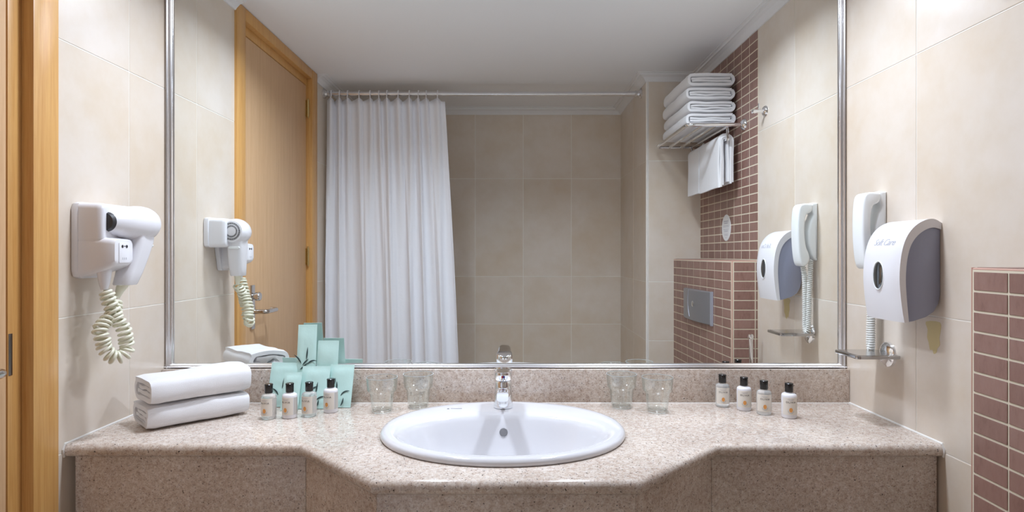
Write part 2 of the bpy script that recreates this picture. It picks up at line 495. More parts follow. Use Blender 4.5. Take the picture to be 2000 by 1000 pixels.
# cornice
CORN = [(0, 0), (0, .036), (.005, .036), (.009, .029), (.020, .017), (.034, .011), (.040, .011), (.042, .004), (.053, .003), (.053, 0)]
def cornice(n, label, a, b_, inward, m0=0, m1=0):
    """along the wall from a to b_, inward: unit vector off the wall; m0, m1 = +1 outer mitre, -1 inner mitre"""
    a = Vector((a[0], a[1], 0)); b_ = Vector((b_[0], b_[1], 0)); t = (b_ - a).normalized(); i = Vector((inward[0], inward[1], 0))
    bm = bmesh.new()
    ra = [a + i * p - t * (m0 * p) + Vector((0, 0, CEIL - q)) for p, q in CORN]
    rb = [b_ + i * p + t * (m1 * p) + Vector((0, 0, CEIL - q)) for p, q in CORN]
    add_loft(bm, [ra, rb])
    return tag(mesh_obj('trim_%d' % n, bm, 'cornice', None, False), label, None, None, 'structure')
cornice(1, 'cornice along the right wall', (XR, 0), (XR, Y(PART)), (-1, 0), 0, -1)
cornice(2, 'cornice across the tiled pier', (XP, Y(PART)), (XR, Y(PART)), (0, 1), 1, -1)
cornice(3, 'cornice along the pier side in the shower', (XP, Y(PART)), (XP, Y(BACK)), (-1, 0), 1, -1)
cornice(4, 'cornice along the shower back wall', (XL, Y(BACK)), (XP, Y(BACK)), (0, 1), -1, -1)
cornice(5, 'cornice above the left wall beside the mirror', (XL, 0), (XL, Y(.2447)), (1, 0))
cornice(6, 'cornice above the left wall in the shower', (XL, Y(.758)), (XL, Y(BACK)), (1, 0), 0, -1)

# ------------------------------------------------------------------ door in the left wall
door = empty('door_1', (XL, Y(.5), 0), 0, 'oak veneered door in a wooden frame on the left wall', None, None, 'structure')
def dl(x): return X(x) - XL
def dy(b): return Y(b) - Y(.5)
FX = dl(-668); RX = dl(-685)
def dpart(name, bm, m, parent=door, **k): return mesh_obj(name, bm, m, parent, **k)
dpart('casing_post', box(-.05, FX, dy(.2850), dy(.2450), 0, CEIL - .002, bev=.002), 'casing_wood')
dpart('casing_post', box(-.05, FX, dy(.758), dy(.713), 0, CEIL - .002, bev=.002), 'casing_wood')
dpart('casing_head', box(-.05, FX - .0008, dy(.713), dy(.285), H(586), CEIL - .002, bev=.001), 'casing_wood')
dpart('frame_strip', box(-.045, RX, dy(.3045), dy(.285), 0, H(586), bev=.0008), 'casing_wood')
dpart('frame_strip', box(-.045, RX - .002, dy(.713), dy(.706), 0, H(586), bev=.0008), 'casing_wood')
dpart('head_strip', box(-.045, RX, dy(.706), dy(.3045), H(562), H(586), bev=.0008), 'casing_wood')
leaf = dpart('door_leaf', box(-.045, RX - .001, dy(.704), dy(.3060), .008, H(560), bev=.0012), 'door_veneer')
dpart('strike_plate', box(RX - .0005, RX + .0012, dy(.3035), dy(.2985), H(-166), H(-109), bev=.0004), 'dark_metal')
pl = mesh_obj('handle_plate', box(RX - .001, RX + .006, dy(.3575), dy(.3385), H(-198), H(-82), bev=.0015), 'steel', leaf)
yk = dy(.348)
mesh_obj('lock_knob', lathe([(0, 0), (.012, 0), (.012, .008), (.016, .010), (.017, .022), (.014, .026), (0, .026)], 24, c=(RX + .005, yk - .004, H(-112)), axis='X'), 'steel', leaf)
lv = [(RX + .004, yk, H(-152)), (RX + .045, yk, H(-152)), (RX + .053, yk - .006, H(-152)), (RX + .056, yk - .02, H(-152)), (RX + .056, yk - .085, H(-152)), (RX + .053, yk - .097, H(-152)), (RX + .044, yk - .103, H(-152)), (RX + .03, yk - .103, H(-152))]
mesh_obj('lever', tube(catmull(lv, 5), .0085, 12), 'steel', leaf)
for hh in (484, -8):
    hb = bmesh.new()
    add_tube(hb, [(RX + .008, dy(.7045), H(hh) - .040), (RX + .008, dy(.7045), H(hh) + .040)], .0062, 12)
    add_tube(hb, [(RX + .008, dy(.7045), H(hh) - .047), (RX + .008, dy(.7045), H(hh) + .047)], .0035, 12)
    add_box(hb, RX - .001, RX + .003, dy(.712), dy(.698), H(hh) - .038, H(hh) + .038)
    dpart('hinge', hb, 'brass')

# ------------------------------------------------------------------ mirror with chrome frame
mir = empty('wall_mirror', (0, 0, H(-222)), 0, 'large wall mirror in a slim chrome frame above the granite counter', 'mirror')
MZ0 = H(-222)
mesh_obj('mirror_pane', box(XL + .004, XR - .004, 0, .003, .003, CEIL - .02 - MZ0), 'mirror_glass', mir, False)
def frame_profile(wd):
    return [(0, 0), (0, .006), (wd * .10, .010), (wd * .25, .0125), (wd * .40, .011), (wd * .46, .0085), (wd * .52, .0085), (wd * .62, .010), (wd * .8, .0085), (wd, .004), (wd, 0)]
def bar(p0, p1, inw, wd):
    p0, p1, inw = Vector(p0), Vector(p1), Vector(inw)
    return loft([[p + inw * a - Vector((0, 1, 0)) * q for a, q in frame_profile(wd)] for p in (p0, p1)])
top = CEIL - .02 - MZ0
for nm, args in (('frame_bar', ((XL + .0005, 0, 0), (XL + .0005, 0, top), (1, 0, 0), .020)),
                 ('frame_bar', ((XR - .0005, 0, 0), (XR - .0005, 0, top), (-1, 0, 0), .018)),
                 ('frame_bar', ((XL + .001, 0, 0), (XR - .001, 0, 0), (0, 0, 1), .0125)),
                 ('frame_bar', ((XL + .001, 0, top), (XR - .001, 0, top), (0, 0, -1), .0125))):
    mesh_obj(nm, bar(*args), 'frame_chrome', mir, True, 50)

# ------------------------------------------------------------------ granite vanity
van = empty('vanity_counter', (0, 0, CT), 0, 'polished speckled granite vanity counter with cut-corner bulge round the basin', 'vanity')
BX, BY = X(-14.5), -.297          # basin centre
chain = [(XL + .001, Y(.231)), (X(-318), Y(.231)), (X(-178), Y(.354)), (X(163), Y(.354)), (X(308), Y(.231)), (XR - .001, Y(.231))]
def offset_chain(ch, o):
    out = []
    for i, p in enumerate(ch):
        p = Vector(p); ns = []
        if i > 0:
            t = (p - Vector(ch[i - 1])).normalized(); ns.append(Vector((t.y, -t.x)))
        if i < len(ch) - 1:
            t = (Vector(ch[i + 1]) - p).normalized(); ns.append(Vector((t.y, -t.x)))
        n = sum(ns, Vector((0, 0))).normalized(); k = o / max(.3, n.dot(ns[0]))
        if i in (0, len(ch) - 1): n = ns[0]; k = o
        out.append(p + n * k)
    return out
bm = bmesh.new()
prof = [(-.013, 0), (-.0085, -.001), (-.004, -.004), (-.001, -.0085), (0, -.014), (-.001, -.020), (-.004, -.0245), (-.009, -.0275), (-.014, -.028)]
rings = [[bm.verts.new((p.x, p.y, z)) for p in offset_chain(chain, o)] for o, z in prof]
for A, B in zip(rings, rings[1:]):
    for i in range(len(A) - 1): bm.faces.new((A[i], A[i + 1], B[i + 1], B[i]))
bk = [bm.verts.new((XR - .001, .002, 0)), bm.verts.new((XL + .001, .002, 0))]
loop = rings[0] + bk
es = []
for i in range(len(loop)):
    a, b_ = loop[i], loop[(i + 1) % len(loop)]
    es.append(bm.edges.get((a, b_)) or bm.edges.new((a, b_)))
hole = [bm.verts.new(p) for p in ellipse(BX, BY, .262, .220, 64)]
for i in range(64): es.append(bm.edges.new((hole[i], hole[(i + 1) % 64])))
bmesh.ops.triangle_fill(bm, use_beauty=True, use_dissolve=False, edges=es)
low = [bm.verts.new((v.co.x, v.co.y, -.028)) for v in hole]
for i in range(64): bm.faces.new((hole[i], hole[(i + 1) % 64], low[(i + 1) % 64], low[i]))
mesh_obj('worktop', bm, 'granite', van, True, 40)
BSB = -(1 - .985) * D
mesh_obj('backsplash', box(XL + .001, XR - .001, BSB, .0015, 0, MZ0 - CT - .0005, bev=.0012), 'granite', van)
ap = offset_chain(chain, -.016)
ap[0].x = X(-664); ap[-1].x = X(646)
for i in range(5):
    p, q = ap[i], ap[i + 1]; t = (q - p).normalized(); n = Vector((-t.y, t.x))
    p2 = p + t * .0006; q2 = q - t * .0006
    ol = [(p2.x, p2.y), (q2.x, q2.y), (q2.x + n.x * .02, q2.y + n.y * .02), (p2.x + n.x * .02, p2.y + n.y * .02)]
    mesh_obj('apron_panel', prism(ol, -.30, -.027, 'Z'), 'granite', van, False)
for xs, s in ((XL, 1), (XR, -1)):
    mesh_obj('sealant_bead', tube([(xs + s * .001, BSB, .0005), (xs + s * .001, Y(.231) + .004, .0005), (xs + s * .001, Y(.231) - .0005, -.010), (xs + s * .001, Y(.231) + .003, -.027)], .0028, 8), 'silicone', van)
mesh_obj('sealant_bead', tube([(XL, BSB, .0002), (XR, BSB, .0002)], .0014, 6), 'silicone', van)

# ------------------------------------------------------------------ basin
bas = empty('wash_basin', (BX, BY, CT), 0, 'white oval ceramic wash basin set into the granite counter', 'basin')
NB = 72
spec = [(0, .2785, .2355, .0008), (0, .2805, .2375, .005), (0, .2795, .2365, .010), (0, .2755, .2325, .0142), (-.001, .268, .225, .0160),
        (-.004, .258, .213, .0158), (-.014, .248, .196, .0148), (-.034, .2395, .1715, .0132), (-.0405, .2355, .1615, .0112), (-.0425, .231, .1565, .0065),
        (-.0430, .225, .151, -.003), (-.043, .216, .143, -.022), (-.043, .204, .133, -.045), (-.042, .184, .118, -.075), (-.041, .150, .096, -.104), (-.04, .10, .066, -.123), (-.04, .05, .04, -.131), (-.04, .022, .022, -.133)]
rg = []
for (oy, rx, ry, z) in spec:
    rg.append(ellipse(0, oy, rx, ry, NB, z, 2.05))
bowl = mesh_obj('bowl', loft(rg, cap0=False, cap1=True), 'ceramic', bas, True, 60)
# overflow hole on the rear wall of the bowl
ov = lathe([(0, .003), (.0092, .003), (.0102, .0015), (.0102, -.004)], 28)
oo = mesh_obj('overflow_hole', ov, 'flush_grey', bas); oo.location = (0, -.043 + .1400, -.0295); oo.rotation_euler = (rad(66), 0, 0)
mesh_obj('drain', lathe([(0, -.1300), (.016, -.1300), (.021, -.1312), (.022, -.133)], 28, c=(0, -.04, 0)), 'chrome', bas)
mesh_obj('rim_mark', box(-.137, -.108, .1535, .1555, .0150, .01565), 'print_grey', bas, False)
mesh_obj('rim_mark', prism([(-.146, .1495), (-.140, .1495), (-.143, .1535)], .0150, .01565, 'Z'), 'slot_dark', bas, False)

# ------------------------------------------------------------------ tap
FXc, FYc, FZ = X(-15.8), Y(.073), CT + .0150
tap = empty('basin_mixer_tap', (FXc, FYc, FZ), 0, 'chrome single lever mixer tap behind the basin', 'tap')
mesh_obj('tap_body', lathe([(0, 0), (.0250, 0), (.0255, .002), (.0245, .012), (.0235, .032), (.0225, .05), (.0222, .066), (.0205, .069), (0, .069)], 36), 'chrome', tap)
sp = []
for t in [0, .25, .5, .75, .9, 1.0]:
    y = -.006 - .112 * t; z = .036 + .020 * math.sin(t * PI * .52) ; hw = .0195 - .0055 * t; hh = .0165 - .006 * t
    pts = rrect(-hw, hw, z - hh, z + hh, min(hw, hh) * .75, 4)
    sp.append([(p[0], y, p[1] - (.004 * t if p[1] < z else 0)) for p in pts])
mesh_obj('spout', loft(sp), 'chrome', tap, True, 50)
mesh_obj('aerator', lathe([(0, .0), (.0105, 0), (.0115, .003), (.0115, .016), (0, .016)], 24, c=(0, -.105, .0345)), 'steel', tap)
# lever cap: slanted cylinder rising to the front
cp = []
for z, r_, sl in ((.070, .0205, 0), (.073, .0235, .0), (.084, .0240, .06), (.094, .0238, .25), (.099, .0225, .32), (.1005, .019, .33)):
    cp.append([(r_ * math.cos(2 * PI * k / 32), r_ * math.sin(2 * PI * k / 32), z - sl * r_ * math.sin(2 * PI * k / 32)) for k in range(32)])
mesh_obj('lever_cap', loft(cp), 'chrome', tap, True, 45)
lvr = []
for t in [0, .3, .6, .85, 1.0]:
    y = -.010 - .062 * t; z = .0945 + .013 * t; hw = .0205 - .004 * t * t - (.003 if t == 1 else 0); hh = .0062 - .001 * t
    lvr.append([(p[0], y, p[1]) for p in rrect(-hw, hw, z - hh, z + hh, hh * .8, 4)])
mesh_obj('lever', loft(lvr), 'chrome', tap, True, 50)
mesh_obj('hot_mark', lathe([(0, .001), (.0028, .001), (.0030, 0)], 16, c=(-.002, 0, 0)), mat('mark_red', srgb(190, 40, 50), .4), tap).location = (0, -.0242, .082)
mesh_obj('cold_mark', lathe([(0, .001), (.0028, .001), (.0030, 0)], 16, c=(.002, 0, 0)), mat('mark_blue', srgb(60, 60, 150), .4), tap).location = (0, -.0242, .082)
for o in tap.children:
    if o.name.endswith('_mark'): o.rotation_euler = (rad(90), 0, 0)

# ------------------------------------------------------------------ glasses
def make_glass():
    root = empty('drinking_glass')
    prof = [(0, 0), (.0245, 0), (.0262, .0012), (.0272, .004), (.0318, .048), (.0335, .0515), (.0372, .0545), (.0384, .0580), (.0408, .0880), (.0405, .0893), (.0398, .0893), (.0395, .0880),
            (.0371, .0585), (.0356, .0560), (.0320, .0520), (.0303, .0480), (.0258, .0100), (.0240, .0075), (0, .0070)]
    outer = 8
    def facet(a, z): return 1.0
    bm = lathe(prof, 48)
    # twelve flutes on the lower outside wall
    for v in bm.verts:
        rr = math.hypot(v.co.x, v.co.y)
        if .003 < v.co.z < .0500 and rr > .0262:
            a = math.atan2(v.co.y, v.co.x); k = 1 - .022 * abs(math.sin(a * 6))
            v.co.x *= k; v.co.y *= k
    mesh_obj('tumbler', bm, 'glass', root, True, 60)
    mesh_obj('base', lathe([(0, .0012), (.0225, .0012), (.0240, .0022), (.0246, .0052), (.0232, .0064), (0, .0062)], 40), 'solid_glass', root, True, 50)
    mesh_obj('rim', tube([(.0402 * math.cos(2 * PI * k / 56), .0402 * math.sin(2 * PI * k / 56), .0896) for k in range(56)], .0009, 8, closed=True), 'rim_glass', root, True, 80)
    return root
g0 = make_glass()
def copy_tree(o, parent=None):
    c = o.copy(); COL.objects.link(c); c.parent = parent
    for ch in o.children: copy_tree(ch, c)
    return c
GL = [((746, .9335), 'clear glass tumbler left of the basin, nearest the sachets and the counter front'),
      ((817, .9590), 'clear glass tumbler left of the basin, the one nearer the tap and mirror'),
      ((1214, .9590), 'clear glass tumbler right of the basin, the one nearer the tap and mirror'),
      ((1284, .9335), 'clear glass tumbler right of the basin, the one nearer the bottles and counter front')]
for i, ((px, d), lab) in enumerate(GL):
    o = g0 if i == 0 else copy_tree(g0)
    o.location = (X((px - 1000) * d), Y(1 - d), CT + .0003); o.rotation_euler.z = i * .7
    tag(o, lab, 'glass', 'glass tumblers on the counter')

# ------------------------------------------------------------------ toiletry bottles
def bend(r, z0, rot=0):
    return lambda x, y, z: Vector(((r + z) * math.sin(x / r + rot), -(r + z) * math.cos(x / r + rot), z0 + y))
def make_bottle(kind):
    root = empty('toiletry_bottle'); R_ = .0182
    body = [(0, 0), (R_ - .002, 0), (R_ - .0005, .0012), (R_, .004), (R_, .0555), (R_ - .0012, .0590), (R_ - .005, .0615), (.0085, .0625), (.0080, .0655), (0, .0655)]
    mesh_obj('bottle_body', lathe(body, 40), 'lotion' if kind == 'white' else 'clear_bottle', root, True, 50)
    cap = mesh_obj('cap', lathe([(0, .0645), (.0093, .0645), (.0098, .0655), (.0098, .0835), (.0103, .0838), (.0103, .0858), (.0092, .0868), (0, .0868)], 32), 'black_plastic', root, True, 40)
    # label band
    def band(a0, a1, z0, z1, r, n=14):
        bm = bmesh.new(); P_ = []
        for k in range(n + 1):
            a = a0 + (a1 - a0) * k / n
            P_.append([bm.verts.new((q * math.sin(a), -q * math.cos(a), z)) for q, z in ((r, z0), (r, z1), (r + .0002, z1), (r + .0002, z0))])
        for A, B in zip(P_, P_[1:]):
            for j in range(4): bm.faces.new((A[j], A[(j + 1) % 4], B[(j + 1) % 4], B[j]))
        bm.faces.new(P_[0]); bm.faces.new(P_[-1][::-1])
        return bm
    lab = mesh_obj('front_label', band(rad(-62), rad(62), .010, .053, R_ + .00005), 'label_paper', root, True)
    mesh_obj('back_label', band(rad(66), rad(170), .010, .053, R_ + .00005), 'label_grey', root, True)
    rt = R_ + .0004
    text_obj('lettering', text_data('OLIVIA', .0065, .0001, 0, 1.25), 'ink', lab, bend(rt, .0415))
    def disc(cx, cz, rx, rz, t=.0002, a0=0, a1=2 * PI, inner=0, n=18):
        bm = bmesh.new(); f = bend(rt, 0)
        if inner:
            pts = [(cx + rx * math.cos(a0 + (a1 - a0) * k / n), cz + rz * math.sin(a0 + (a1 - a0) * k / n)) for k in range(n + 1)]
            pts += [(cx + inner * rx * math.cos(a0 + (a1 - a0) * k / n), cz + inner * rz * math.sin(a0 + (a1 - a0) * k / n)) for k in range(n, -1, -1)]
        else: pts = [(cx + rx * math.cos(2 * PI * k / n), cz + rz * math.sin(2 * PI * k / n)) for k in range(n)]
        bm.faces.new([bm.verts.new(f(x, y, t)) for x, y in pts]); return bm
    def rule(cx, cz, w_):
        bm = bmesh.new(); f = bend(rt, 0)
        for k in range(6):
            xa, xb = cx - w_ / 2 + w_ * k / 6, cx - w_ / 2 + w_ * (k + 1) / 6
            bm.faces.new([bm.verts.new(f(x, y, .0001)) for x, y in ((xa, cz), (xb, cz), (xb, cz + .0006), (xa, cz + .0006))])
        return bm
    for cx, cz, w_ in ((0, .0485, .017), (0, .0465, .012)):
        mesh_obj('printed_line', rule(cx, cz, w_), 'print_grey', lab, False)
    mesh_obj('fruit_print', disc(0, .0225, .0042, .0056), 'orange_print', lab, False)
    mesh_obj('peel_print', disc(0, .0215, .0075, .0080, .0001, rad(185), rad(355), .78), 'label_grey', lab, False)
    return root
protos = {'clear': make_bottle('clear'), 'white': make_bottle('white')}
BT = [('clear', 525, .893, -14, 'clear black-capped mini bottle beside the folded towels, leftmost on the counter'),
      ('white', 566, .8985, -16, 'white lotion mini bottle second from the folded towels'),
      ('clear', 604, .9065, -18, 'clear black-capped mini bottle third from the folded towels'),
      ('white', 646, .931, -18, 'white lotion mini bottle at the right end of the row before the sachets'),
      ('clear', 1411, .964, -12, 'clear black-capped mini bottle nearest the mirror on the right of the counter'),
      ('white', 1453, .943, -14, 'white lotion mini bottle second in the right-hand row from the tumblers'),
      ('clear', 1492, .918, -14, 'clear black-capped mini bottle third in the right-hand row from the tumblers'),
      ('white', 1541, .899, -10, 'white lotion mini bottle at the far right end of the counter row')]
seen = set()
for kind, px, d, rz, lab in BT:
    o = protos[kind] if kind not in seen else copy_tree(protos[kind]); seen.add(kind)
    o.location = (X((px - 1000) * d), Y(1 - d), CT + .0002); o.rotation_euler.z = rad(rz + math.degrees(-math.atan2((px - 1000) , 1185)) * 0)
    tag(o, lab, 'bottle', 'mini toiletry bottles on the counter')

# ------------------------------------------------------------------ mint sachets
def sachet(label, px0, px1, ytop, dtop, dbot, tilt=0, leaves=(), th=.006):
    dm = (dtop + dbot) / 2
    w_ = (px1 - px0) * dm * U; xc = X(((px0 + px1) / 2 - 1000) * dm)
    hz = H(-(ytop - 496) * dtop) - CT; run = (dtop - dbot) * D; L = math.hypot(hz, run)
    o = empty('sachet', (xc, Y(1 - dbot), CT + .0015), 0, label, 'sachet', 'mint green paper sachets against the backsplash')
    o.rotation_euler = (-math.atan2(run, hz), 0, 0)
    o.rotation_euler = (Matrix.Rotation(o.rotation_euler.x, 4, 'X') @ Matrix.Rotation(rad(tilt), 4, 'Y')).to_euler()
    nx, nz = 10, 18; bm = bmesh.new(); F, B = [], []
    for j in range(nz + 1):
        fr, br = [], []
        for i in range(nx + 1):
            s, t = i / nx, j / nz
            e = min(s, 1 - s) / .18; f = min(max(0, t - .05), max(0, .93 - t)) / .12
            k = min(1, max(0, e)) ** .6 * min(1, max(0, f)) ** .6
            q = .0005 + th / 2 * k + .0008 * k * noise.noise(Vector((s * 4 + px0, t * 6, 0)))
            x = (s - .5) * w_; z = t * L
            fr.append(bm.verts.new((x, -q, z))); br.append(bm.verts.new((x, q, z)))
        F.append(fr); B.append(br)
    for j in range(nz):
        for i in range(nx):
            bm.faces.new((F[j][i], F[j][i + 1], F[j + 1][i + 1], F[j + 1][i]))
            bm.faces.new((B[j][i + 1], B[j][i], B[j + 1][i], B[j + 1][i + 1]))
    for j in range(nz):
        bm.faces.new((B[j][0], F[j][0], F[j + 1][0], B[j + 1][0])); bm.faces.new((F[j][nx], B[j][nx], B[j + 1][nx], F[j + 1][nx]))
    for i in range(nx):
        bm.faces.new((F[0][i + 1], F[0][i], B[0][i], B[0][i + 1])); bm.faces.new((F[nz][i], F[nz][i + 1], B[nz][i + 1], B[nz][i]))
    pk = mesh_obj('packet', bm, 'mint_paper', o, True, 50)
    for (lx, lz, ln, a, cv) in leaves:                       # printed bamboo leaves
        bm = bmesh.new(); N = 10; L_, R_ = [], []
        for k in range(N + 1):
            t = k / N; wd = .0024 * math.sin(PI * min(1, t * 1.0)) ** .8 * (1 - .3 * t)
            aa = rad(a) + cv * t; 
            if k == 0: cx, cz = lx, lz
            else: cx += math.cos(aa) * ln / N; cz += math.sin(aa) * ln / N
            nx_, nz_ = -math.sin(aa), math.cos(aa)
            L_.append(bm.verts.new((cx + nx_ * wd, -th / 2 - .0019, cz + nz_ * wd))); R_.append(bm.verts.new((cx - nx_ * wd, -th / 2 - .0019, cz - nz_ * wd)))
        for k in range(N): bm.faces.new((L_[k], R_[k], R_[k + 1], L_[k + 1]))
        mesh_obj('leaf_print', bm, 'leaf_ink', pk, False)
    return o
LF = [(-.004, .002, .04, 100, .5), (.004, .005, .035, 60, -1.2), (-.012, .012, .03, 80, .9)]
sachet('tallest mint green sachet standing behind the others', 581, 618, 635, .988, .965, -1, [(-.012, .112, .034, 112, .6), (.001, .122, .036, 84, .05), (.004, .110, .030, 60, -1.3), (-.009, .108, .024, 55, -.3), (-.016, .096, .030, 35, .2)])
sachet('second tallest mint green sachet, right of the tallest one', 618, 659, 666, .986, .966, 0, [(-.004, .085, .02, 85, .1)])
sachet('wide low mint green sachet at the left end of the group', 525, 577, 709, .978, .957, 1, [(.002, .048, .03, 82, .1), (-.006, .03, .03, 110, .9), (.006, .025, .026, 65, -1.4)])
sachet('wide low mint green sachet in the middle behind the bottles', 587, 642, 716, .968, .946, 0, [(-.018, .004, .03, 85, -.4), (-.012, .046, .026, 45, -.5), (.006, .04, .03, 85, 0), (.008, .02, .03, 60, -1.2), (.012, 0.004, .02, 70, .3)])
sachet('mint green sachet at the right end of the group', 641, 688, 713, .9745, .9535, 1, [(-.008, .045, .024, 95, 0), (.004, .03, .03, 75, -1.5), (.006, .003, .024, 60, .5), (-.016, .06, .018, 88, 0)])
sachet('smallest mint green sachet, in front at the left of the group', 552, 586, 728, .956, .936, 0, [(-.004, .02, .02, 70, -1)])

# ------------------------------------------------------------------ folded towels
def towel_bm(L, W, Hh, seed, lift=0.0, tuck=.0015, nl=14):
    """a folded towel: L along x, W along y (fold section), Hh high. The wrap is a closed rounded band with an inner fold."""
    bm = bmesh.new()
    def section(path, thick, x0, x1, phase):
        pts = path; n = len(pts)
        rings = []
        for s in range(nl + 1):
            t = s / nl; x = x0 + (x1 - x0) * t
            rnd = 1 - .35 * max(0, abs(2 * t - 1) - .90) / .10
            ring = []
            for sgn in (1, -1):
                seq = range(n) if sgn == 1 else range(n - 1, -1, -1)
                for i in seq:
                    p = Vector(pts[i]); a = Vector(pts[min(i + 1, n - 1)]) - Vector(pts[max(i - 1, 0)]); a.normalize()
                    nn = Vector((-a.y, a.x))
                    q = p + nn * sgn * thick / 2 * rnd
                    ring.append(Vector((x, q.x, q.y)))
            rings.append(ring)
        R = []
        for ring in rings:
            rr = []
            for v in ring:
                d = noise.noise_vector(v * 14 + Vector((seed, seed * .7, phase))) * .0032 + noise.noise_vector(v * 38 + Vector((seed, 0, 0))) * .0012
                rr.append(bm.verts.new(v + d))
            R.append(rr)
        m_ = len(R[0])
        for A, B in zip(R, R[1:]):
            for i in range(m_):
                j = (i + 1) % m_; bm.faces.new((A[i], A[j], B[j], B[i]))
        bm.faces.new(R[0][::-1]); bm.faces.new(R[-1])
    t = Hh * .30; r = (Hh - t) / 2
    zt, zb = Hh - t / 2, t / 2
    # outer wrap: open C starting on top at the far side, round the front, back along the bottom, round the far side
    path = [(W * .42, zt)]
    for k in range(7): path.append((W / 2 - r - t / 2 - (k / 6) * (W - 2 * r - t), zt))
    for k in range(1, 9):
        a = rad(90 + 180 * k / 8); c_, s_ = math.cos(a), math.sin(a)
        path.append((-W / 2 + t / 2 + r + r * math.copysign(abs(c_) ** .6, c_), Hh / 2 + r * math.copysign(abs(s_) ** .6, s_)))
    for k in range(1, 7): path.append((-W / 2 + t / 2 + r + (k / 6) * (W - 2 * r - t), zb))
    for k in range(1, 9):
        a = rad(-90 + 150 * k / 8); path.append((W / 2 - t / 2 - r + r * math.cos(a), Hh / 2 + r * math.sin(a)))
    section(path, t * 1.02, -L / 2, L / 2, 0.0)
    ti = (Hh - 2 * t) / 2
    def inner(zc, y0, y1, ph):
        pts = [(y0 + k / 8 * (y1 - y0), zc + .0012 * math.sin(k * 1.3 + seed + ph)) for k in range(9)]
        section(pts, ti + .0016, -L / 2 + tuck + .002 * (1 + math.sin(seed + ph)) * .5, L / 2 - tuck, 5.0 + ph)
    inner(Hh / 2 + ti / 2, -W / 2 + t * 1.15, W / 2 - t * 1.5, 0)
    inner(Hh / 2 - ti / 2, -W / 2 + t * 1.25, W / 2 - t * 1.1, 2)
    if lift:
        for v in bm.verts:
            if v.co.z > Hh * .5: v.co.z += lift * max(0, (v.co.x / L) + .1) * math.exp(-((v.co.y) / (W * .45)) ** 2)
    return bm
ANG = rad(45)
# near-left corner A of the towels on the counter
A_ = Vector((X(-583), Y(1 - .8200)))
tx, ty = Vector((math.cos(ANG), math.sin(ANG))), Vector((-math.sin(ANG), math.cos(ANG)))
TL, TW = .232, .126
ctr = A_ + tx * TL / 2 + ty * TW / 2
for k, (lab, hz, z, lf) in enumerate((('lower folded white towel of the pair on the counter', .053, .0035, 0), ('upper folded white towel of the pair on the counter, top corner raised', .057, .0612, .020))):
    o = mesh_obj('folded_towel', towel_bm(TL, TW, hz, 3 + k * 7, lf), 'towel', None, True, 70)
    o.location = (ctr.x + (.004 if k else 0), ctr.y, CT + z); o.rotation_euler.z = ANG + (rad(3) if k else 0)
    tag(o, lab, 'towel', 'folded white towels on the counter')

# ------------------------------------------------------------------ hair dryer on the left wall
hd = empty('hair_dryer', (XL, Y(.167), H(0)), 0, 'white wall-mounted hair dryer with coiled cord beside the mirror', 'hair dryer')
def hb_(b): return Y(b) - Y(.167)
def u(v): return v * U
plate_ol = [(.2172, 70), (.2140, 78), (.2080, 80.5), (.1260, 80.5), (.1210, 78), (.1190, 72), (.1190, 24), (.1205, 18), (.1250, 15), (.1600, 14), (.1680, -20), (.1700, -33), (.1740, -38), (.2080, -38), (.2145, -35), (.2172, -26)]
mesh_obj('mount_plate', prism([(hb_(b_), u(h_)) for b_, h_ in plate_ol], .0005, u(11), 'X', bev=.002), 'white_plastic', hd, True, 40)
# upper shell
sh = []
for a, i_ in ((u(10), 0), (u(38), u(.8)), (u(44), u(2)), (u(46.5), u(4)), (u(47.2), u(7))):
    sh.append([(a, p[0], p[1]) for p in rrect(hb_(.2165) + i_, hb_(.1215) - i_, u(14) + i_, u(79.5) - i_, u(9), 5)])
mesh_obj('holder_shell', loft(sh), 'white_plastic', hd, True, 45)
sh = []
for a, i_ in ((u(10), 0), (u(45), u(1)), (u(58), u(3)), (u(63.5), u(5.5)), (u(64.2), u(9))):
    sh.append([(a, p[0], p[1]) for p in rrect(hb_(.2165) + i_, hb_(.1715) - i_ * .7, u(-36) + i_ + u(max(0, a / U - 12)) * .28, u(26) - i_ * .6, u(9), 5)])
mesh_obj('holder_base', loft(sh), 'white_plastic', hd, True, 45)
so = mesh_obj('socket_panel', prism(rrect(hb_(.205), hb_(.183), u(-14), u(18), u(2)), u(64), u(65.2), 'X', bev=.0004), 'white_plastic', hd)
for dy_, dz in ((-.0075, .017), (.0005, .0175), (.0075, .017)):
    r_ = .0035 if abs(dy_) > .004 else .0015
    mesh_obj('socket_hole', lathe([(0, .0006), (r_, .0006), (r_, 0)], 14, c=(u(65.2), (hb_(.205) + hb_(.183)) / 2 + dy_, dz), axis='X'), 'slot_dark', so)
for dy_ in (-.006, 0, .006):
    mesh_obj('socket_slot', box(u(65.2) - .0002, u(65.2) + .0004, (hb_(.205) + hb_(.183)) / 2 + dy_ - .0007, (hb_(.205) + hb_(.183)) / 2 + dy_ + .0007, -.013, -.008), 'print_grey', so)
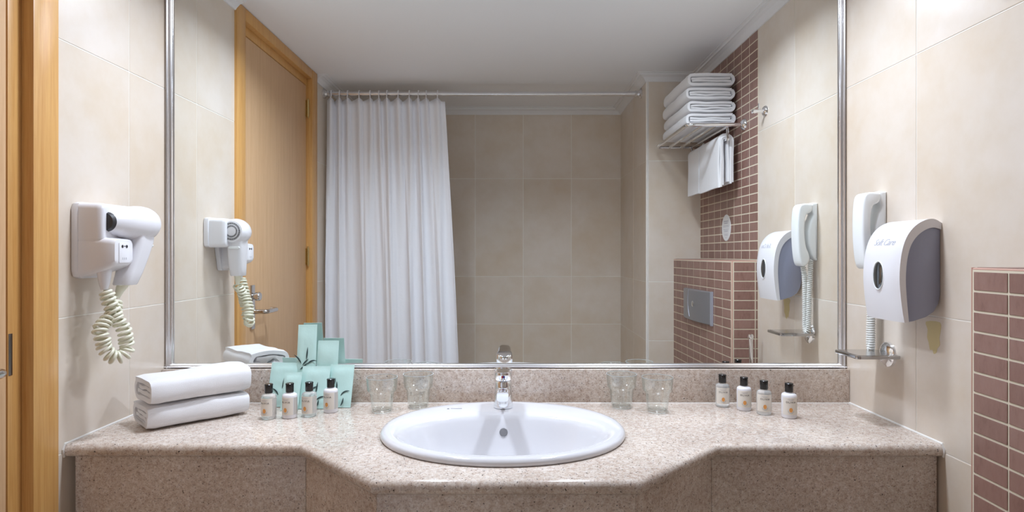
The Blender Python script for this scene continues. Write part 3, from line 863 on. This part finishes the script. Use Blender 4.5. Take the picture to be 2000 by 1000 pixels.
# gun: tapered barrel, nozzle towards the camera, fan grille towards the mirror
hc = 50
ba = []
for bb, a, r_ in ((.205, 45, 14), (.198, 46.5, 18), (.186, 49.5, 22.8), (.172, 52.5, 26.5), (.160, 54.5, 28.6), (.150, 55.5, 29.2), (.142, 56, 28.4), (.135, 56, 26.2), (.130, 56, 23)):
    ba.append([(u(a + r_ * math.cos(2 * PI * k / 40)), hb_(bb), u(hc + r_ * math.sin(2 * PI * k / 40))) for k in range(40)])
mesh_obj('barrel', loft(ba), 'white_plastic', hd, True, 40)
mesh_obj('nozzle_ring', loft([[(u(a + r_ * math.cos(2 * PI * k / 32)), hb_(bb), u(hc + r_ * math.sin(2 * PI * k / 32))) for k in range(32)] for bb, a, r_ in ((.2075, 43.5, 10), (.2075, 43.5, 13.6), (.2035, 45.0, 15.4))]), 'slot_dark', hd)
gr = mesh_obj('fan_grille', lathe([(0, .0020), (.009, .0020), (.012, .0012), (.030, .0008), (.0315, 0), (.0315, -.003)], 40, c=(u(56), hb_(.130), u(hc)), axis='Y'), 'white_plastic', hd)
sl = bmesh.new()
for r0, r1, n in ((.0145, .0195, 36), (.0225, .0285, 44)):
    for k in range(n):
        a = 2 * PI * k / n; wa = .28 * 2 * PI / n
        q = [(r0, a - wa), (r1, a - wa), (r1, a + wa), (r0, a + wa)]
        sl.faces.new([sl.verts.new((u(56) + rr * math.cos(aa), hb_(.130) + .0022, u(hc) + rr * math.sin(aa))) for rr, aa in q])
o = mesh_obj('grille_slots', sl, 'slot_dark', gr, False); tag(o, kind='stuff')
ha = []
for bb, a, h_, ra_, rb_ in ((.152, 57, 40, 18, 20), (.153, 57, 20, 17, 20), (.158, 54, -5, 16, 19), (.165, 51, -30, 15, 18), (.171, 49, -48, 14, 16), (.1715, 48.5, -50, 13, 15)):
    ha.append([(u(a) + p[0], hb_(bb) + p[1], u(h_)) for p in rrect(-u(ra_), u(ra_), -u(rb_), u(rb_), u(8), 4)])
mesh_obj('grip', loft(ha), 'white_plastic', hd, True, 45)
mesh_obj('switch', prism(rrect(u(46), u(70), u(11), u(17), u(3)), hb_(.154) + u(16), hb_(.154) + u(22), 'Y', bev=.001), 'phone_plastic', hd)
mesh_obj('cord_sleeve', tube([(u(48), hb_(.172), u(-46)), (u(45), hb_(.176), u(-56)), (u(42), hb_(.180), u(-70))], [u(9), u(7), u(4)], 14), 'cord_plastic', hd)
mesh_obj('cord_sleeve', tube([(u(38), hb_(.2), u(-24)), (u(38), hb_(.2), u(-44)), (u(38), hb_(.2), u(-56))], [u(11), u(8), u(5)], 14), 'white_plastic', hd)
cd = [(38, .2, -54), (46, .198, -80), (58, .194, -110), (65, .190, -138), (66, .190, -152), (60, .199, -161), (52, .208, -153), (46, .213, -138), (42, .213, -120), (42, .205, -104), (44, .192, -90), (42, .181, -68)]
mesh_obj('coiled_cord', coil([(u(a), hb_(b_), u(h)) for a, b_, h in cd], u(9), u(2.5), u(7.6), 12, 6, .006), 'cord_plastic', hd, True, 80)

# ------------------------------------------------------------------ telephone on the right wall (local -x points off the wall)
ph = empty('wall_telephone', (XR, Y(.100), H(0)), 0, 'white wall telephone handset with coiled cord between mirror and dispenser', 'telephone')
base_ol = [(0, 108), (11, 109), (14, 104), (13.5, 94), (9, 84), (15, 70), (20.5, 48), (20, 22), (14, 0), (6, -12), (0, -14)]
mesh_obj('cradle', prism([(-u(a), u(h)) for a, h in base_ol], -.022, .022, 'Y', bev=.006, seg=3), 'phone_plastic', ph, True, 50)
hs = catmull([(12, 104, 0), (24, 107, 0), (36, 105, 0), (41.5, 92, 0), (43.5, 60, 0), (43, 25, 0), (40, -8, 0), (35, -24, 0), (26, -25, 0), (18, -12, 0), (20, 2, 0), (25, 14, 0), (28, 34, 0), (28.5, 56, 0), (27, 74, 0), (24, 84, 0), (14, 90, 0)], 4, True)
mesh_obj('handset', prism([(-u(p.x), u(p.y)) for p in hs], -.0245, .0245, 'Y', bev=.0055, seg=3), 'phone_plastic', ph, True, 50)
cc = [(24, -.004, -24), (20, -.004, -50), (19, -.004, -90), (19, -.004, -130), (19, -.003, -160), (18, .004, -168), (17, .011, -158), (16, .012, -120), (14, .010, -70), (10, .006, -12)]
mesh_obj('coiled_cord', coil([(-u(a), b_, u(h)) for a, b_, h in cc], .0062, .0024, .0058, 10, 6), 'phone_cord', ph, True, 80)

# ------------------------------------------------------------------ soap dispenser
sd = empty('soap_dispenser', (XR, Y(.186), H(0)), 0, 'white and grey wall soap dispenser with oval window on the right wall', 'dispenser')
HWd = .080 / 2 * D
outer = [(p.x, p.y) for p in catmull([(0, 47, 0), (12, 53, 0), (26, 51.5, 0), (42, 43, 0), (55, 28, 0), (63, 8, 0), (67, -16, 0), (68, -40, 0), (66, -66, 0), (63, -88, 0), (60, -104, 0)], 4)]
inner = [(p.x, p.y) for p in catmull([(0, 37, 0), (12, 40, 0), (24, 37, 0), (37, 28, 0), (47, 14, 0), (52.5, -4, 0), (55, -24, 0), (55.5, -45, 0), (54, -68, 0), (52, -90, 0), (50.5, -104, 0)], 4)]
bodyo = inner + [(40, -102), (22, -96), (10, -88), (3, -76), (0, -62)]
mesh_obj('tank', prism([(-u(a) - .0005, u(h)) for a, h in bodyo], -HWd + .004, HWd - .004, 'Y', bev=.002), 'dispenser_side', sd, True, 40)
# the shell bulges gently across its width
bm = bmesh.new(); NS = 12; R = []
full = outer + inner[::-1]
for s in range(NS + 1):
    t = -1 + 2 * s / NS; y = t * HWd; k = 1 - .055 * abs(t) ** 2.6
    e = 1 if abs(t) < .999 else .992
    R.append([(-u(a * (k if i < len(outer) else .985) * e) - .0005, y, u(h)) for i, (a, h) in enumerate(full)])
add_loft(bm, R)
shell = mesh_obj('shell', bm, 'white_plastic', sd, True, 45)
wn = mesh_obj('level_window', lathe([(0, .0040), (.008, .0037), (.014, .0028), (.018, .001), (.0195, -.002)], 32), 'window_dark', sd)
wn.location = (-u(67.6), 0, u(-34)); wn.rotation_euler = (0, rad(-90 + 1), 0); wn.scale = (1.62, 1.0, 1.0)
rim = mesh_obj('window_rim', tube([(.0200 * math.cos(2 * PI * k / 40) * 1.6, .0200 * math.sin(2 * PI * k / 40), 0) for k in range(40)], .0012, 8, closed=True), 'phone_plastic', sd)
rim.location = (-u(67.8), 0, u(-34)); rim.rotation_euler = (0, rad(-90 + 1), 0)
def shell_a(h):
    for (a0, h0), (a1, h1) in zip(outer[4:], outer[5:]):
        if h1 <= h <= h0: return a0 + (a1 - a0) * (h - h0) / (h1 - h0)
    return 60
def on_shell(yc, hc_):
    def f(x, y, z):
        hh = hc_ + y / U; yy = yc - x; t = yy / HWd
        return Vector((-u(shell_a(hh) * (1 - .055 * abs(t) ** 2.6)) - .0007 - z, yy, u(hh)))
    return f
text_obj('lettering', text_data('Soft Care', .021, .0002, .4, .92), 'print_grey', shell, on_shell(-.004, 18))
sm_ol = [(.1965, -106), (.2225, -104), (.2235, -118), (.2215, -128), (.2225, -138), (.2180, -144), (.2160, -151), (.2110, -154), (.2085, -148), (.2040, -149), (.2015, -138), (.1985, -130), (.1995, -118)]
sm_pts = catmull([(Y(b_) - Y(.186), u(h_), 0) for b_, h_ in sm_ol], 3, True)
mesh_obj('shadow_patch', prism([(p.x, p.y) for p in sm_pts], -.0004, -.0001, 'X'), 'shadow_yellow', sd, False)  # yellow-tinted shadow below the dispenser, painted on as a thin wall patch

# ------------------------------------------------------------------ soap dish
dish = empty('soap_dish', (XR, Y(.120), H(-172)), 0, 'square soap dish on a round chrome wall mount below the telephone', 'soap dish')
mesh_obj('wall_flange', lathe([(0, -.013), (.012, -.013), (.023, -.0110), (.030, -.006), (.0315, 0), (0, 0)], 36, c=(0, .006, -.002), axis='X'), 'chrome', dish)
mesh_obj('arm', tube([(-.008, .006, -.008), (-.03, .004, -.006), (-.06, 0, -.003)], .007, 14), 'chrome', dish)
mesh_obj('dish_body', prism(rrect(-.112, -.004, -.053, .053, .010, 5), -.0045, .0035, 'Z', bev=.0012), 'dish_metal', dish, True, 35)
mesh_obj('dish_inlay', prism(rrect(-.106, -.008, -.047, .047, .007, 4), .0034, .0042, 'Z'), 'steel', dish, False)

# ------------------------------------------------------------------ chrome rod beside the boxing
rod = empty('chrome_rod', (X(622), Y(.325), 0), 0, 'slim chrome rod with rounded tip standing beside the mosaic boxing', 'rod')
mesh_obj('shaft', tube([(.012, 0, .0), (-.006, -.001, H(-214))], .0075, 14), 'chrome', rod)
mesh_obj('tip', lathe([(0, -.010), (.009, -.008), (.011, 0), (.009, .008), (.005, .0105), (0, .011)], 20, c=(-.006, -.001, H(-214))), 'chrome', rod)

# ------------------------------------------------------------------ towel rack with towels on the mosaic wall
rk = empty('towel_rack', (XR, 0, 0), 0, 'chrome hotel towel rack mounted on the brown mosaic wall', 'towel rack')
RZ = H(361); bN, bF = .430, .737; AX = -u(160)
loopo = [(-.004, Y(bN), RZ), (AX + .03, Y(bN), RZ), (AX + .010, Y(bN) - .002, RZ), (AX + .002, Y(bN) - .010, RZ), (AX, Y(bN) - .03, RZ), (AX, Y(bF) + .03, RZ), (AX + .002, Y(bF) + .010, RZ), (AX + .010, Y(bF) + .002, RZ), (AX + .03, Y(bF), RZ), (-.004, Y(bF), RZ)]
mesh_obj('outer_rail', tube(loopo, .0080, 12), 'chrome', rk, True, 60)
for k in (.28, .53, .78):
    mesh_obj('cross_bar', tube([(AX * (1 - k) - .01 * k, Y(bN), RZ - .001), (AX * (1 - k) - .01 * k, Y(bF), RZ - .001)], .0062, 10), 'chrome', rk)
for bb in (bN, bF):
    mesh_obj('wall_flange', lathe([(0, -.014), (.012, -.014), (.018, -.010), (.0235, -.004), (.0245, 0), (0, 0)], 28, c=(-.0005 - MT, Y(bb), RZ), axis='X'), 'chrome', rk)
BA, BZ = -u(44), H(322)
for bb in (.440, .727):
    mesh_obj('drop_arm', tube(catmull([(BA, Y(bb), RZ), (BA, Y(bb), RZ - .03), (BA, Y(bb), BZ)], 4), .0055, 10), 'chrome', rk)
mesh_obj('towel_bar', tube([(BA, Y(.437), BZ), (BA, Y(.730), BZ)], .0058, 12), 'chrome', rk)
# four folded bath towels
zst = RZ + .0125
names = ['bottom folded white towel on the chrome rack', 'second folded white towel from the bottom on the chrome rack', 'third folded white towel from the bottom on the chrome rack', 'top folded white towel on the chrome rack']
for k in range(4):
    hh = (.050, .047, .050, .055)[k]
    o = mesh_obj('bath_towel', towel_bm(.40, .205 + (.003, -.002, .003, -.004)[k], hh, 20 + 5 * k, .012 if k == 3 else 0, .0025, 14), 'towel', None, True, 70)
    # section must face the mirror: towel length runs along y
    o.location = (XR - .113 + (.000, .004, -.001, .003)[k], Y(.588) + (.003, -.002, .001, 0)[k], zst); o.rotation_euler.z = rad(-90)
    tag(o, names[k], 'towel', 'folded white towels on the rack'); zst += hh + .0052
# towel hanging over the bar
bm = bmesh.new()
yc0, yc1 = Y(.451), Y(.700)
layers = []
top_z, bot_z = BZ + .012, H(189)
def hang_path(r, zb1, zb2):
    pts = [(-r, zb1 + (BZ - zb1) * k / 8) for k in range(9)]
    pts += [(r * math.cos(PI - PI * k / 8), BZ + r * .9 * math.sin(PI * k / 8)) for k in range(1, 9)]
    pts += [(r, BZ + (zb2 - BZ) * k / 8) for k in range(1, 9)]
    return pts
ym = Y(.598)
for li, (r, zb1, zb2, e, yc0, yc1) in enumerate(((.011, H(196), H(205), .004, yc0, yc1), (.020, H(191), H(200), 0.0, yc0, yc1), (.0285, H(188), H(204), .002, yc0, ym + .006), (.0285, H(190), H(203), .002, ym - .006, yc1))):
    pts = hang_path(r, zb1, zb2); n = len(pts); th = .0078; NS = 12; R = []
    for s in range(NS + 1):
        t = s / NS; y = yc0 - e + (yc1 + e - yc0 + e) * t
        ring = []
        for sg in (1, -1):
            for i in (range(n) if sg == 1 else range(n - 1, -1, -1)):
                p = Vector(pts[i]); a = Vector(pts[min(n - 1, i + 1)]) - Vector(pts[max(0, i - 1)]); a.normalize()
                q = p + Vector((-a.y, a.x)) * sg * th / 2
                v = Vector((q.x, y, q.y))
                ring.append(v + noise.noise_vector(v * 12 + Vector((li * 3, 0, 0))) * .0025)
        R.append(ring)
    add_loft(bm, R)
ht = mesh_obj('hanging_towel', bm, 'towel', None, True, 70); ht.location = (XR + BA, 0, 0)
tag(ht, 'small white towel folded over the lower bar of the rack', 'towel')

# ------------------------------------------------------------------ robe hook, notice, flush plate
hk = empty('robe_hook', (XR, Y(.312), H(366)), 0, 'chrome double robe hook on the right wall beside the mosaic', 'hook')
mesh_obj('wall_flange', lathe([(0, -.012), (.008, -.012), (.015, -.009), (.0195, -.004), (.0205, 0), (0, 0)], 28, axis='X'), 'chrome', hk)
mesh_obj('peg', tube([(-.008, 0, 0), (-.028, 0, 0), (-.042, 0, -.001)], [.0075, .0055, .0075], 14), 'chrome', hk)
mesh_obj('peg_tip', lathe([(0, -.009), (.007, -.007), (.0085, 0), (.007, .006), (0, .007)], 18, c=(-.043, 0, -.001), axis='X'), 'chrome', hk)
mesh_obj('upper_prong', tube(catmull([(-.022, 0, 0), (-.025, 0, .012), (-.025, 0, .028)], 5), .0035, 10), 'chrome', hk)

st = empty('notice_plaque', (XR - MT, Y(.551), H(79)), 0, 'small white oval notice on the brown mosaic wall', 'notice')
mesh_obj('plaque', lathe([(0, -.0015), (.0535, -.0015), (.0545, -.0008), (.0545, 0), (0, 0)], 48, axis='X'), 'sticker_white', st)
st.children[0].scale = (1, 1, 1.06)
for hz_, w_, t_ in ((.027, .056, .0038), (.0195, .044, .0038), (.009, .066, .0015), (.004, .070, .0015), (-.006, .066, .0015), (-.011, .050, .0018), (-.016, .044, .0018), (-.026, .046, .0015), (-.031, .042, .0015), (-.040, .018, .0015)):
    mesh_obj('printed_line', box(-.0018, -.0014, -w_ / 2, w_ / 2, hz_ - t_ / 2, hz_ + t_ / 2), 'print_grey', st.children[0], False)

fp = empty('flush_plate', (0, 0, 0), 0, 'grey curved toilet flush plate on the mosaic boxing', 'flush plate')
s0, s1 = (.462 - .352) * D, (.668 - .352) * D
def onbox(s, off, z): 
    c = P0 + dirv * s + nrm * off; return (c.x, c.y, z)
NS = 16; R = []
zc_ = (H(-118) + H(-205)) / 2 ; 
for k in range(NS + 1):
    t = k / NS; s = s0 + (s1 - s0) * t; off = .006 + .016 * math.sin(PI * t) ** .8
    e = .003 if k in (0, NS) else 0
    R.append([onbox(s, .0005, H(-205) + e), onbox(s, off * .7, H(-205) + e), onbox(s, off, H(-203) + e), onbox(s, off, H(-111) - e), onbox(s, off * .7, H(-109) - e), onbox(s, .0005, H(-109) - e)])
plate = mesh_obj('cover', loft(R), 'flush_grey', fp, True, 30)
# split line and small button
ln = []
for k in range(13):
    t = k / 12; s = s0 + (s1 - s0) * (.68 + .10 * math.sin(PI * t * .5) - .25 * t * t * 0); 
    tt = (s - s0) / (s1 - s0); s = s - .05 * t * t; tt = (s - s0) / (s1 - s0)
    ln.append(onbox(s, .0062 + .016 * math.sin(PI * tt) ** .8, H(-111) + (H(-195) - H(-111)) * t))
mesh_obj('button_edge', tube(ln, .0018, 8), 'flush_light', fp)
tt = .52; s = s0 + (s1 - s0) * tt
bt = mesh_obj('button', lathe([(0, .003), (.006, .003), (.009, .0015), (.0095, 0)], 20), 'chrome', fp); bt.location = onbox(s, .0215, H(-152)); bt.rotation_euler = (0, rad(-90), 0); bt.scale = (1.4, 1, 1)
R = [[onbox(s0 - .004, .0005, H(-206)), onbox(s0 - .004, .009, H(-206)), onbox(s0 - .004, .009, H(-108)), onbox(s0 - .004, .0005, H(-108))],
     [onbox(s0 + .006, .0005, H(-206)), onbox(s0 + .006, .0105, H(-206)), onbox(s0 + .006, .0105, H(-108)), onbox(s0 + .006, .0005, H(-108))]]
mesh_obj('end_cap', loft(R), 'flush_light', fp, False)

# ------------------------------------------------------------------ shower rail, curtain
RB, RH = .832, H(573)
rail = empty('shower_rail', (0, Y(RB), RH), 0, 'silver shower curtain rail across the shower opening', 'curtain rail')
mesh_obj('rail_tube', tube([(XL + .004, 0, 0), (XP - .05, 0, 0)], .0115, 16), 'satin_silver', rail)
mesh_obj('rail_sleeve', tube([(XP - .075, 0, 0), (XP - .030, 0, 0)], .0135, 16), 'satin_silver', rail)
for xe, s in ((XL, 1), (XP, -1)):
    mesh_obj('end_flange', lathe([(0, 0), (.024, 0), (.024, .006 * s), (.016, .012 * s), (.013, .022 * s), (.017, .026 * s), (.017, .032 * s), (.011, .036 * s), (0, .036 * s)], 24, c=(xe + s * .0005, 0, 0), axis='X'), 'satin_silver', rail)
cur = empty('shower_curtain', (0, Y(RB), RH), 0, 'white pleated shower curtain drawn to the left side', 'curtain')
NX, NZ = 260, 46
x0t, x1t = XL + .012, X(-243); x0b, x1b = XL + .012, X(-188)
ztop = H(556) - RH; zbot = .30 - RH
bm = bmesh.new(); Gd = []
hooks = [(k + .35) / 12.1 for k in range(12)]
def fold(s, v):
    w_ = min(1, v * 1.6); w_ = w_ * w_ * (3 - 2 * w_)
    ph = 2 * PI * 12.1 * (s - .35 / 12.1)
    a = (.012 + .005 * math.sin(11 * s + 1)) * math.cos(ph) + .004 * math.cos(2 * ph)
    q = 6.6 * s + .32 * math.sin(7.3 * s + .6) + .10 * math.sin(19 * s)
    c_ = math.sin(2 * PI * q + .8)
    b_ = .017 * math.copysign(abs(c_) ** .6, c_) + .003 * math.sin(2 * PI * 15.3 * s + 1.3)
    xo = .006 * math.sin(ph + 1.2) * (1 - w_) + .009 * math.cos(2 * PI * q + .8) * w_
    yo = a * (1 - w_) + b_ * w_
    yo += .006 * noise.noise(Vector((s * 9, v * 5, 1))) * w_ + .002 * noise.noise(Vector((s * 50, v * 26, 5)))
    return xo, yo
for j in range(NZ + 1):
    v = j / NZ; row = []
    for i in range(NX + 1):
        s = i / NX
        xo, yo = fold(s, v)
        ss = s + .012 * math.sin(2 * PI * 3 * s + 1) * (1 - .4 * v)
        xt = x0t + (x1t - x0t) * ss; xb = x0b + (x1b - x0b) * ss
        vv = v ** .9
        x = max(XL + .006, xt + (xb - xt) * vv + xo * (0 if i in (0,) else 1))
        dmin = min(abs(s - h_) for h_ in hooks) * 12.1
        droop = -.014 * min(1, dmin * 2) ** 1.3 * max(0, 1 - v * 12)
        z = ztop + (zbot - ztop) * v + droop
        row.append(bm.verts.new((x, yo, z)))
    Gd.append(row)
for j in range(NZ):
    for i in range(NX): bm.faces.new((Gd[j][i], Gd[j][i + 1], Gd[j + 1][i + 1], Gd[j + 1][i]))
hookpos = []
for h_ in hooks:
    i = round(h_ * NX); hookpos.append(Gd[0][i].co.copy())
cl = mesh_obj('cloth', bm, 'curtain', cur, True, 80)
sm = cl.modifiers.new('thick', 'SOLIDIFY'); sm.thickness = .0009
hem = None
for p in hookpos:
    pts = []
    for k in range(13):
        a = rad(-60 + 290 * k / 12); pts.append((p.x + .002 * math.sin(a), .0150 * math.cos(a), .0150 * math.sin(a) + .002))
    q = [(p.x, p.y + .001, p.z - .008), (p.x, p.y + .004, p.z + .004), (p.x, .004, -.0155)] + pts[1:]
    q = [(p.x, p.y, p.z - .010), (p.x, p.y * .7 + .003, p.z + .006), (p.x, .012, -.012), (p.x, .0158, 0), (p.x, .011, .012), (p.x, 0, .0165), (p.x, -.011, .012), (p.x, -.0150, .002)]
    mesh_obj('hook', tube(catmull(q, 4), .0026, 8), 'white_plastic', cur, True, 80)

# ------------------------------------------------------------------ ceiling lamps above the counter
for k, (lx, ly) in enumerate(LAMP_POS):
    cl_ = empty('ceiling_lamp', (lx, ly, CEIL), 0, ('round recessed ceiling lamp above the left half of the counter', 'round recessed ceiling lamp above the right half of the counter')[k], 'lamp', 'ceiling lamps above the counter')
    mesh_obj('lamp_ring', lathe([(.088, -.0005), (.104, -.0005), (.104, -.004), (.098, -.010), (.090, -.011), (.088, -.008)], 40), 'white_trim', cl_)
    mesh_obj('lamp_diffuser', lathe([(0, -.006), (.089, -.006), (.089, -.003), (0, -.003)], 40), 'lamp_diffuser', cl_)
